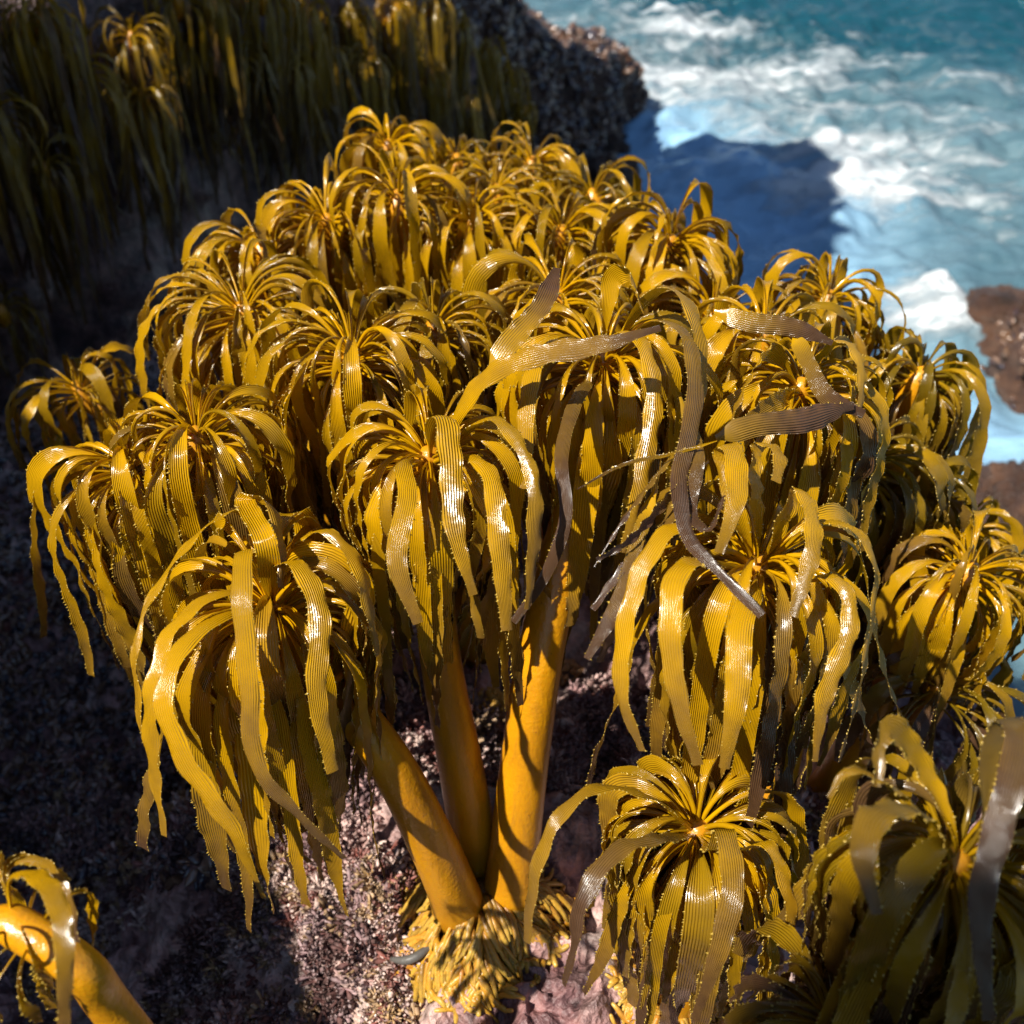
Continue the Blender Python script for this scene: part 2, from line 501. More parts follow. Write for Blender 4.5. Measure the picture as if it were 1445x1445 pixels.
def build_water():
    def axis(lo, hi, a, b, na, grow):
        core = np.linspace(a, b, na)
        st = core[1] - core[0]
        L = []; v = a; s = st
        while v > lo: s *= grow; v -= s; L.append(v)
        R = []; v = b; s = st
        while v < hi: s *= grow; v += s; R.append(v)
        return np.array(L[::-1] + list(core) + R)
    xs = axis(-600, 600, -1, 6, 340, 1.12); ys = axis(-300, 900, 2, 10, 380, 1.10)
    X, Y = np.meshgrid(xs, ys, indexing='ij')
    w = np.exp(-((X - 2) ** 2 + (Y - 5) ** 2) / 400)
    Z = .10 * w * fbm(X, Y * 1.3, 0 * X, .7, 3) + .035 * w * fbm(X + 3, Y, 0 * X, 3.2, 3) + .016 * w * ridged(X, Y, 0 * X, 7, 2)
    foam = np.full(X.shape, .0) + .10 * fbm(X, Y, 0 * X, .35, 3); milk = np.full(X.shape, .56)
    # where the photograph's foam lies: x px, y px, radius (m), strength
    for px, py, r, s, e in [(1300, 425, .30, .62, 1), (1240, 425, .26, .52, 1), (1370, 465, .18, .4, 1), (1250, 470, .22, .36, 1), (1230, 270, .55, .24, 1.3), (1120, 280, .35, .3, 1.5), (1160, 210, .5, .22, 1.6), (1000, 60, .9, .36, 1.6),
                           (1100, 130, 1.0, .26, 2), (910, 145, .28, .34, 1.5), (1240, 60, .8, .12, 2), (1400, 190, .8, .22, 1.5), (1330, 330, .5, .12, 1.5), (880, 30, 1.0, .24, 2), (1360, 250, .6, .1, 1), (1400, 600, .3, .05, 1),
                           (1000, 330, .55, -.5, 1.4), (900, 220, .5, -.45, 1.3), (1120, 380, .4, -.4, 1.2), (1350, 10, 1.6, -.28, 1.0), (1150, 10, .7, -.35, 1), (1200, 20, .8, -.3, 1), (1390, 60, .9, -.2, 1), (1380, 380, .35, -.25, 1.2), (1390, 90, .7, .15, 1)]:
        c = plane_pt(px, py)
        g = np.exp(-(((X - c[0]) / r) ** 2 + ((Y - c[1]) / (r * e)) ** 2))
        foam = foam + s * g
        if s > .2: Z = Z + .10 * min(s, 1) * g * (1 + .8 * fbm(X, Y, 0 * X, 6, 3))
    for px, py, r, s in [(1350, 5, 1.9, -.75), (1100, 0, 1.3, -.55), (1430, 60, 1.4, -.35), (1000, 300, 1.0, .15), (1200, 200, 1.4, .18), (1380, 330, .7, -.22)]:
        c = plane_pt(px, py)
        milk = milk + s * np.exp(-((X - c[0]) ** 2 + (Y - c[1]) ** 2) / r ** 2)
    milk = milk * sstep(60, 12, np.hypot(X, Y))
    blue = 0 * X  # blue painted where the water lies in shade
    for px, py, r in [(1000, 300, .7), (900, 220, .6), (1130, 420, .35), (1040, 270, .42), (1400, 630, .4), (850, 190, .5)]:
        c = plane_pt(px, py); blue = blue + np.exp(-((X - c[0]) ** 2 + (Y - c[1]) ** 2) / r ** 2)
    col = np.stack([foam, milk, np.clip(blue, 0, 1), 0 * X + 1], -1).reshape(-1, 4)
    V = np.stack([X, Y, Z], -1).reshape(-1, 3)
    tag(link("sea_water", make_mesh("sea_water", V, [grid_faces(len(xs), len(ys))], [M_WATER], col=col)), kind="structure")


build_water()


def boulder(name, c, r, mat, seed, label, group=None, flat=.7):
    nu, nv = 90, 60
    u = np.linspace(0, 2 * np.pi, nu, endpoint=False); v = np.linspace(.02, np.pi - .02, nv)
    U, Vv = np.meshgrid(u, v, indexing='ij')
    D = np.stack([np.cos(U) * np.sin(Vv), np.sin(U) * np.sin(Vv), np.cos(Vv)], -1)
    P = D * np.array(r)
    k = 1 / max(r)
    s = 1 + .32 * fbm(D[..., 0] + seed, D[..., 1], D[..., 2], 1.6, 3) + .12 * ridged(D[..., 0] + seed, D[..., 1], D[..., 2], 5, 3) + .05 * fbm(D[..., 0], D[..., 1] + seed, D[..., 2], 16, 3)
    P = P * s[..., None]
    V = P.transpose(1, 0, 2).reshape(-1, 3)
    F = grid_faces(nv, nu, True)
    me = make_mesh(name, V, [F], [mat])
    o = link(name, me); o.location = c
    tag(o, label, "rock", group)
    return V + np.array(c)


c = plane_pt(1425, 560)
ROCK_R = boulder("rock", (c[0] + .36, c[1] + .12, -.04), (.30, .42, .40), M_BROWN, 3.1, "big brown mussel-covered rock rising from white surf at the right edge")
c = plane_pt(1400, 475)
boulder("rock", (c[0] + .1, c[1] + .05, .0), (.22, .2, .12), M_BROWN, 8.4, "low brown rock awash in foam behind the big mussel-covered rock", "rocks standing in the surf")
c = plane_pt(1425, 735)
boulder("rock", (c[0] + .02, c[1], -.02), (.20, .22, .16), M_BROWN, 5.7, "small dark wet rock in shaded blue water at the right edge", "rocks standing in the surf")
c = plane_pt(860, 268)
boulder("rock", (c[0] - .02, c[1], -.02), (.16, .2, .16), M_BROWN, 6.6, "dark rock at the edge of the shaded water just behind the rear palms", "rocks standing in the surf")
c = plane_pt(858, 197)
boulder("rock", (c[0], c[1], -.03), (.09, .05, .06), M_BROWN, 2.2, "tiny dark rock just breaking the blue water beside the headland", "rocks standing in the surf")

# ------------------------------------------------------------------ sea palms
def ribbon(P, W, curl, tw, wdir, K, teeth, rs):
    """P centre line (n,3); W arc width per step; curl total cross-section angle; tw twist; wdir width direction hint"""
    n = len(P)
    T = norm(np.gradient(P, axis=0))
    # parallel transport of the width direction
    Wd = np.zeros((n, 3)); w = wdir - T[0] * np.dot(wdir, T[0]); w = w / max(1e-6, np.linalg.norm(w))
    for i in range(n):
        w = w - T[i] * np.dot(w, T[i]); w = w / max(1e-6, np.linalg.norm(w)); Wd[i] = w
    Nn = np.cross(T, Wd)
    c, s = np.cos(tw)[:, None], np.sin(tw)[:, None]
    A = Wd * c + Nn * s; B = -Wd * s + Nn * c
    u = np.linspace(-1, 1, K)
    a = u[None, :] * curl[:, None] / 2
    r = (W / np.maximum(curl, .05))[:, None]
    X = r * np.sin(a); Y = r * (np.cos(a) - 1)
    # ruffled margins
    ph = rs.random() * 6
    sarc = np.linspace(0, 1, n)
    ruf = (np.abs(u) ** 3)[None] * W[:, None] * .10 * (np.sin(sarc * 55 + ph)[:, None] * (u > 0)[None] + np.sin(sarc * 47 + ph * 2)[:, None] * (u < 0)[None])
    Y = Y + ruf * sstep(.2, .4, sarc)[:, None]
    V = P[:, None] + X[..., None] * A[:, None] + Y[..., None] * B[:, None]
    uv = np.stack([np.broadcast_to((u + 1) / 2, (n, K)), np.broadcast_to(sarc[:, None], (n, K))], -1).reshape(-1, 2)
    F = grid_faces(n, K)
    VV = V.reshape(-1, 3); faces = [F]; mi = [0]
    if teeth > 0:
        L = np.sum(np.linalg.norm(np.diff(P, axis=0), axis=1))
        tv, tf = [], []
        for e, sg in ((0, -1), (K - 1, 1)):
            s_ = np.arange(.22 * L, L * .995, teeth)
            s_ = s_ + (rs.random(len(s_)) - .5) * teeth * .9
            s_ = s_[rs.random(len(s_)) < .78]
            q = np.clip(s_ / L * (n - 1), 0, n - 1.001); i = q.astype(int); f = (q - i)[:, None]
            E = V[i, e] * (1 - f) + V[i + 1, e] * f
            In = V[i, e - sg] * (1 - f) + V[i + 1, e - sg] * f
            out = norm(E - In); t = T[i]; nn = np.cross(out, t)
            h = (.0004 + .0013 * rs.random(len(s_)) ** 1.5)[:, None]; b = h * .42
            o = len(VV) + sum(len(x) for x in tv)
            p0 = E - t * b - out * .0003; p1 = E + t * b - out * .0003 + nn * b * .8; p2 = E + t * b * .2 - nn * b - out * .0003; p3 = E + out * h + t * h * .3
            tv.append(np.stack([p0, p1, p2, p3], 1).reshape(-1, 3))
            k = o + 4 * np.arange(len(s_))
            tf.append(np.concatenate([np.stack([k, k + 1, k + 3], 1), np.stack([k + 1, k + 2, k + 3], 1), np.stack([k + 2, k, k + 3], 1)]))
        tvv = np.vstack(tv)
        uv = np.vstack([uv, np.zeros((len(tvv), 2)) + .5])
        VV = np.vstack([VV, tvv]); faces.append(np.vstack(tf)); mi.append(1)
    return VV, faces, mi, uv


def blade_widths(n, W, L, pet, rs):
    s = np.linspace(0, 1, n) * L
    k = sstep(pet * .35, pet * 1.5, s) if pet > 0 else np.ones(n)
    w = .55 * W + (W - .55 * W) * k
    if pet <= 0: w = w * (.25 + .75 * sstep(0, .16, s / L))
    w = w * (1 + .07 * np.sin(s / L * 9 + rs.random() * 6))
    w = w * (1 - (.35 + .4 * rs.random()) * sstep(.72, 1.0, s / L))
    curl = 5.4 * (1 - k) + (.25 + .75 * rs.random()) * k
    return w, curl


def add_blade(parent, origin, P, W, wdir, lod, rs, olive, age, twist_amp=.6, pet=.05, flat_twist=None):
    n = len(P)
    L = np.sum(np.linalg.norm(np.diff(P, axis=0), axis=1))
    w, curl = blade_widths(n, W, L, pet, rs)
    s = np.linspace(0, 1, n)
    tw = twist_amp * sstep(.15, 1, s) * (np.sin(s * (2 + 3 * rs.random()) + rs.random() * 6) - .0) * (.4 + rs.random())
    if flat_twist is not None: tw = tw * .3 + np.interp(s, np.linspace(0, 1, len(flat_twist)), flat_twist)
    K = (9, 6, 5)[lod]; teeth = (.0029, .0046, 0)[lod]
    VV, F, mi, uv = ribbon(P, w, curl, tw, wdir, K, teeth, rs)
    me = make_mesh("blade", VV - origin, F, [M_BLADE, M_TOOTH], mi, uv)
    o = link("blade", me, parent)
    o.color = (olive, age, 0, 1)
    return o


def gen_curve(p0, d0, L, s1, s2, n, rs, eend, wob):
    h = math.atan2(d0[1], d0[0]); e0 = math.asin(max(-1, min(1, d0[2])))
    s = np.linspace(0, L, n)
    k = sstep(s1, s2, s)
    e = e0 + (eend - e0) * k
    q = s / L
    e = e + wob * .30 * sstep(.35, .8, q) * np.sin(q * (5 + 4 * rs.random()) + rs.random() * 6)
    hh = h + wob * 1.0 * (rs.random() - .5) * q * 2 + .15 * wob * np.sin(q * 7 + rs.random() * 6)
    D = np.stack([np.cos(e) * np.cos(hh), np.cos(e) * np.sin(hh), np.sin(e)], 1)
    P = p0 + np.vstack([np.zeros(3), np.cumsum((D[:-1] + D[1:]) / 2 * (L / (n - 1)), axis=0)])
    return P


def holdfast_mesh(base, r, h, nrt, rs, org):
    """a mound of finger-like haptera creeping down over the rock"""
    VV, QF, TF, CC = [], [], [], []
    off = 0
    for i in range(nrt):
        a = rs.random() * 2 * np.pi
        lay = rs.random() ** .7
        r0 = r * (.12 + .80 * lay) * (1 + .14 * math.sin(3 * a + 1) + .10 * math.sin(7 * a)); z0 = h * (1 - lay ** 1.6) + .003
        ln = r * (.26 + .22 * rs.random())
        q = np.linspace(0, 1, 6)
        a2 = a + (rs.random() - .5) * .7 * q
        sl_ = math.radians(12 + 48 * lay)
        rr = r0 + ln * q * math.cos(sl_)
        zz = z0 + .004 * np.sin(np.pi * q) - ln * q * math.sin(sl_) - .004 * q * q
        P = np.stack([base[0] + rr * np.cos(a2), base[1] + rr * np.sin(a2), base[2] + zz], 1)
        gz = ground_z(P[:, 0], P[:, 1])
        P[:, 2] = np.maximum(P[:, 2], gz + .002)
        rad = (.0017 + .0014 * rs.random() ** 1.5) * np.array([1, 1.05, 1.05, 1, .9, .65]) * (r / .06) ** .4
        V, F, Tf = tube(P, rad, 7)
        VV.append(V); QF.append(F + off); TF.append(Tf + off); off += len(V)
        c = np.array([.50, .22, .008]) * (.45 if rs.random() < .18 else 1) * (.75 + .5 * rs.random()); c[1] *= .85 + .3 * rs.random()
        tipc = np.array([.60, .38, .06])
        g = np.clip(np.linspace(0, 1, 6), 0, 1)[:, None] ** 2
        cc = (c * (1 - g) + tipc * g); cc = np.repeat(cc, 7, axis=0); cc = np.vstack([cc, cc[:1], cc[-1:]])
        CC.append(np.hstack([cc, np.ones((len(cc), 1))]))
    # core under the fingers
    q = np.linspace(0, 1, 8)
    P = np.stack([0 * q + base[0], 0 * q + base[1], base[2] - .03 + q * (h + .03)], 1)
    V, F, Tf = tube(P, r * np.sqrt(np.maximum(1.0 - q, .02)) * .88, 20)
    VV.append(V); QF.append(F + off); TF.append(Tf + off)
    CC.append(np.tile([.20, .09, .012, 1], (len(V), 1)))
    return make_mesh("holdfast", np.vstack(VV) - org, [np.vstack(QF), np.vstack(TF)], [M_HOLD], [0, 0], col=np.vstack(CC))


def palm(label, crown, R=1.0, n=60, L=.26, W=.015, axis=(0, 0, 1), base=None, mids=(), lod=0, olive=.25, age=0.0, seed=0, group=None,
         stipe_r=(.020, .011), hold=0, hold_c=None, hold_h=None, hand=(), top_spread=(.42, 1.75), droop=1.0, wob=1.0, bend=(.008, .125), onwall=False, skip=None, cat="sea palm"):
    """one sea palm: an Empty at its base with stipe, holdfast and every blade as parts.  crown = (px, py, depth)"""
    rs = np.random.default_rng(1000 + seed)
    c = at(*crown)
    if base is None:
        bx, by = c[0] + (rs.random() - .5) * .08, c[1] + .03 + rs.random() * .05
        base = np.array([bx, by, float(ground_z(bx, by))])
    elif len(base) == 2:
        base = np.array([base[0], base[1], float(ground_z(base[0], base[1]))])
    else:
        base = np.array(base, float)
    org = base.copy()
    root = bpy.data.objects.new("sea_palm", None); scene.collection.objects.link(root)
    root.location = org; root.empty_display_size = .03
    tag(root, label, cat, group)
    ax = norm(norm(np.array(axis, float)) + rs.normal(size=3) * np.array([.10, .10, 0]))
    n = int(n * (.9 + .2 * rs.random())); L = L * (.93 + .14 * rs.random())
    pts = [base - np.array([0, 0, .012])] + [np.array(at(*m)) for m in mids] + [c - ax * .05, c]
    if not len(mids) and not onwall:
        pts.insert(1, base * .6 + (c - ax * .05) * .4 + np.array([(rs.random() - .5) * .03, (rs.random() - .5) * .03, 0]))
    P, Ls = spline(pts, (40, 26, 16)[lod])
    q = np.linspace(0, 1, len(P))
    rad = stipe_r[0] + (stipe_r[1] - stipe_r[0]) * q ** .9
    rad = rad * (1 + .10 * np.exp(-(q / .05) ** 2)) * (1 - .45 * sstep(.965, 1, q))
    V, F, Tf = tube(P, rad, (24, 16, 10)[lod])
    link("stipe", make_mesh("stipe", V - org, [F, Tf], [M_STIPE], [0, 0]), root)
    if hold:
        link("holdfast", holdfast_mesh(np.array(hold_c) if hold_c else base + np.array([0, 0, -.004]), hold, hold_h or hold * .42, int(360 * (hold / .05) ** 1.6), rs, org), root)
    a0 = norm(np.cross(ax, [0, 1, .01])); b0 = np.cross(ax, a0)
    ns = (40, 26, 18)[lod]
    n = int(n * (1.50, 1.25, .9)[lod])
    R = R * (.72, .84, .72)[lod]
    for i in range(n):
        f = (i + .5) / n
        phi = i * 2.39996 + rs.normal() * .18
        th = top_spread[0] + (top_spread[1] - top_spread[0]) * f ** .75 + rs.normal() * .10
        d0 = ax * math.cos(th) + math.sin(th) * (math.cos(phi) * a0 + math.sin(phi) * b0)
        d0 = d0 / np.linalg.norm(d0)
        if skip is not None and skip(d0): continue
        st = c - ax * (.004 + .022 * f) + (math.cos(phi) * a0 + math.sin(phi) * b0) * stipe_r[1] * (.25 + .6 * f)
        l = L * (.78 + .42 * rs.random()) * (1 - .12 * f)
        s1 = bend[0] * R * (.4 + 1.4 * rs.random()); s2 = bend[1] * R * (.70 + .52 * rs.random()) * (1.15 - .32 * f)
        eend = -math.radians(95 + rs.normal() * 7) * (droop + .05)
        if rs.random() < .08 * wob: eend *= .8
        Pc = gen_curve(st, d0, l, s1, s2, ns, rs, eend, .42 * wob)
        wd = norm(np.cross(d0, [0, 0, 1.0]) + rs.normal(size=3) * .25)
        add_blade(root, org, Pc, W * (1.10, 1.18, 1)[lod] * (.50 + .50 * rs.random() ** 1.2), wd, lod, rs, float(np.clip(olive + rs.normal() * .22, 0, 1)),
                  age + .16 * f + rs.normal() * .10 + (.45 if rs.random() < .12 else 0), .95, (.062 + .02 * rs.random()) * R)  # browning rises down the crown, painting shade into the lower blades
    for hb in hand:
        pts = [at(*p) for p in hb["p"]]
        if hb.get("root", True): pts = [c - ax * .01] + pts
        Pc, _ = spline(pts, ns + 6)
        t0 = Pc[len(Pc) // 2] - Pc[0]
        wd = np.array(hb.get("w", (t0[1] * .6 + .25, -t0[0] * .6, .0)), float)
        if "w" not in hb: wd = norm(norm(np.array([-t0[1], t0[0], 0]) * (1 if t0[1] < 0 else -1)) + np.array([.5, 0, 0]))
        add_blade(root, org, Pc, hb.get("W", W) * .74, wd, lod, rs, hb.get("olive", olive), hb.get("age", 0), .12, hb.get("pet", .045), hb.get("tw"))
    return root


exec_group = "sea palms crowding the rock mound"
gb = lambda px, py, d: tuple(at(px, py, d)[:2])

H = dict
PALMS = [
 # --- the three stipes rising from the big golden holdfast
 H(label="nearest large golden sea palm, left of the three front stipes, leaning left", crown=(375, 850, .755), L=.30, W=.019, n=62, axis=(-.35, -.2, 1), R=1.15,
   base=(B0[0] - .014, B0[1] - .012, B0[2] - .012), mids=((610, 1190, .90), (540, 1060, .83)), seed=1, stipe_r=(.0235, .013), olive=.12),
 H(label="golden sea palm seen from above at the centre, its spread rosette wide open", crown=(605, 640, .77), L=.235, W=.0165, n=58, axis=(0, -.25, 1),
   base=(B0[0] + .0, B0[1] + .035, B0[2] - .01), mids=((650, 1080, .93), (618, 900, .86)), seed=2, stipe_r=(.023, .012), olive=.15),
 H(label="tall sea palm on the straight bright yellow stipe, right of the open rosette", crown=(850, 500, .83), L=.27, W=.0175, n=62, axis=(.05, -.1, 1), R=1.1,
   base=(B0[0] + .030, B0[1] + .0, B0[2] - .008), mids=((742, 1060, .92), (775, 860, .87)), seed=3, stipe_r=(.0235, .015), hold=.078, hold_c=(B0[0] + .004, B0[1] - .004, B0[2] - .06), hold_h=.056, olive=.2, age=.03),
 H(label="large golden sea palm with shredded ends at the right of the front", crown=(1070, 790, .73), L=.26, W=.0175, n=64, axis=(0, -.1, 1), R=1.05,
   base=gb(980, 1190, .98), seed=4, stipe_r=(.021, .013), olive=.12, age=.02),
 H(label="low sea palm with beige highlights at the bottom, just right of the golden holdfast", crown=(985, 1170, .76), L=.20, W=.0185, n=80, axis=(.0, -.35, 1), R=.95,
   base=gb(960, 1330, .90), seed=5, stipe_r=(.02, .013), olive=.35, age=.06, hold=.05),
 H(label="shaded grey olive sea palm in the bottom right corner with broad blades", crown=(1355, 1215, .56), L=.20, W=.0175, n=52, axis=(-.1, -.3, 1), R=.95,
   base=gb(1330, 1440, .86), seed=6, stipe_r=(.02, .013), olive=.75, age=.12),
 H(label="half hidden sea palm with its rosette opening left, just right of the tall palm", crown=(1130, 545, .84), L=.24, W=.0175, n=56, axis=(-.15, -.25, 1),
   base=gb(1130, 960, 1.05), seed=7, stipe_r=(.02, .013), olive=.25, age=.08),
 H(label="dense golden sea palm behind and left of the open rosette", crown=(500, 490, .90), L=.26, W=.016, n=58, axis=(-.1, -.05, 1),
   seed=8, olive=.15, R=1.15),
 H(label="sea palm with crossing upper blades on the left flank, behind the nearest palm", crown=(275, 605, .84), L=.25, W=.016, n=56, axis=(-.1, -.1, 1),
   base=gb(470, 1010, 1.15), seed=9, olive=.22, age=.05),
 H(label="leftmost golden sea palm of the clump, its outer blades hanging into the shade", crown=(178, 655, .86), L=.25, W=.017, n=48, axis=(-.3, -.1, 1),
   base=gb(420, 1010, 1.2), seed=10, olive=.15, age=.0),
 H(label="round golden sea palm on the upper left flank of the clump", crown=(335, 430, 1.03), L=.22, W=.015, n=60, axis=(-.1, -.1, 1), lod=0, seed=11, olive=.12, R=1.3),
 H(label="glossy sea palm with tall arching blades left of the rear group", crown=(462, 305, 1.18), L=.27, W=.0155, n=56, axis=(-.05, 0, 1), lod=1, seed=12, olive=.12),
 H(label="tall sea palm with a pale central blade in the rear group", crown=(560, 270, 1.18), L=.29, W=.0155, n=56, axis=(0, 0, 1), lod=1, seed=13, olive=.15, age=.05),
 H(label="topmost golden sea palm of the rear group, against the dark cliff", crown=(548, 198, 1.42), L=.26, W=.016, n=48, axis=(0, 0, 1), lod=1, seed=14, olive=.15, R=.85),
 H(label="small olive sea palm right of the topmost one", crown=(645, 218, 1.52), L=.20, W=.015, n=36, lod=1, seed=15, olive=.45, R=.85),
 H(label="sea palm at the rear nearest the headland, with loose arching blades", crown=(752, 222, 1.48), L=.20, W=.016, n=46, lod=1, seed=16, olive=.3),
 H(label="sea palm amid the rear group with dark lower blades above a bare stipe", crown=(665, 300, 1.20), L=.24, W=.015, n=50, lod=1, seed=17, olive=.2),
 H(label="tangled sea palm between the rear group and the shaded water", crown=(795, 320, 1.22), L=.22, W=.015, n=52, lod=1, seed=18, olive=.28, axis=(.1, 0, 1)),
 H(label="dark olive sea palm at the rear right of the mound beside the shaded water", crown=(835, 268, 1.40), L=.2, W=.015, n=40, lod=1, seed=19, olive=.5),
 H(label="golden sea palm directly behind the tall one on the yellow stipe", crown=(785, 410, 1.02), L=.2, W=.015, n=54, lod=1, seed=20, olive=.18, age=.02),
 H(label="bright sea palm standing out against the shaded blue water", crown=(950, 335, 1.12), L=.23, W=.016, n=56, lod=1, seed=21, olive=.15, axis=(.05, 0, 1)),
 H(label="sea palm with thin outer blades against the white surf", crown=(1172, 412, 1.10), L=.20, W=.015, n=42, lod=1, seed=22, olive=.25, age=.05, R=.95),
 H(label="sea palm with one very broad arched blade beside the surf palm", crown=(1080, 465, .96), L=.22, W=.018, n=34, lod=0, seed=23, olive=.2, age=.12),
 H(label="half shaded olive sea palm at the right flank against the blue water", crown=(1305, 520, 1.08), L=.24, W=.017, n=50, lod=1, seed=24, olive=.8, age=.15, R=.8),  # darker olive and browning stand in for shade on this palm
 H(label="shaded olive sea palm below the right flank palm, over the water", crown=(1288, 690, 1.04), L=.25, W=.017, n=48, lod=1, seed=25, olive=.95, age=.22, R=.8),  # blade colour darkened to imitate shade that does not reach it
 H(label="sea palm at the right edge with its left side sunlit and right side dark", crown=(1375, 800, .95), L=.16, W=.015, n=52, lod=1, seed=26, olive=.12, base=gb(1210, 945, 1.08), mids=((1290, 905, 1.02),), axis=(.3, -.2, .8), stipe_r=(.019, .013), R=.85),
 H(label="golden sea palm between the left flank palm and the rear group", crown=(365, 345, 1.20), L=.18, W=.015, n=40, lod=1, seed=27, olive=.15, R=.9),
 H(label="small dim sea palm with sunlit tips standing alone left of the clump", crown=(105, 540, 1.22), L=.17, W=.014, n=36, lod=1, seed=28, olive=.35, R=.9, base=gb(250, 700, 1.5), mids=((150, 582, 1.27),), axis=(-.4, 0, 1), stipe_r=(.014, .01), bend=(.015, .13)),
 H(label="olive sea palm sunk between the open rosette and the rear group", crown=(612, 455, .97), L=.2, W=.016, n=44, lod=0, seed=29, olive=.45, age=.1),
 H(label="cut off sea palm at the bottom left, its thick orange stipe lying across the corner", crown=(-6, 1290, .56), L=.07, W=.009, n=10, lod=0, seed=30, olive=.2, base=tuple(at(330, 1640, .66)), mids=((165, 1432, .595),), axis=(-.81, .36, .46), stipe_r=(.0125, .0105), R=.6, onwall=True),
 H(label="dark purple sea palm at the bottom edge left of the shaded grey one", crown=(1180, 1440, .60), L=.13, W=.015, n=40, lod=0, seed=31, olive=.7, age=.3, R=.8, base=gb(1180, 1600, .82)),
 H(label="golden sea palm partly hidden behind the left flank crossing blades", crown=(430, 560, 1.02), L=.22, W=.015, n=44, lod=1, seed=32, olive=.2),
 H(label="sea palm tucked behind the large front right palm, in its shade", crown=(1215, 640, .98), L=.24, W=.016, n=40, lod=1, seed=33, olive=.8, age=.2),  # shade painted into the blades by deep olive and browning
 H(label="sea palm filling the gap between the surf palm and the water palm", crown=(1010, 440, 1.06), L=.2, W=.015, n=44, lod=1, seed=34, olive=.25, age=.05),
 H(label="sea palm filling the dip behind the topmost and round left palms", crown=(700, 262, 1.36), L=.2, W=.015, n=44, lod=1, seed=35, olive=.22),
 H(label="low sea palm on the right slope below the half sunlit one", crown=(1330, 960, 1.0), L=.18, W=.016, n=36, lod=1, seed=36, olive=.9, age=.15),  # deep olive put in as shade on the right slope
 H(label="sea palm on the right slope nearest the water, half hidden", crown=(1352, 745, 1.12), L=.16, W=.015, n=36, lod=1, seed=37, olive=.35, R=.8),
]
for k in PALMS:
    k["group"] = exec_group
V1 = (0, .5, .85)
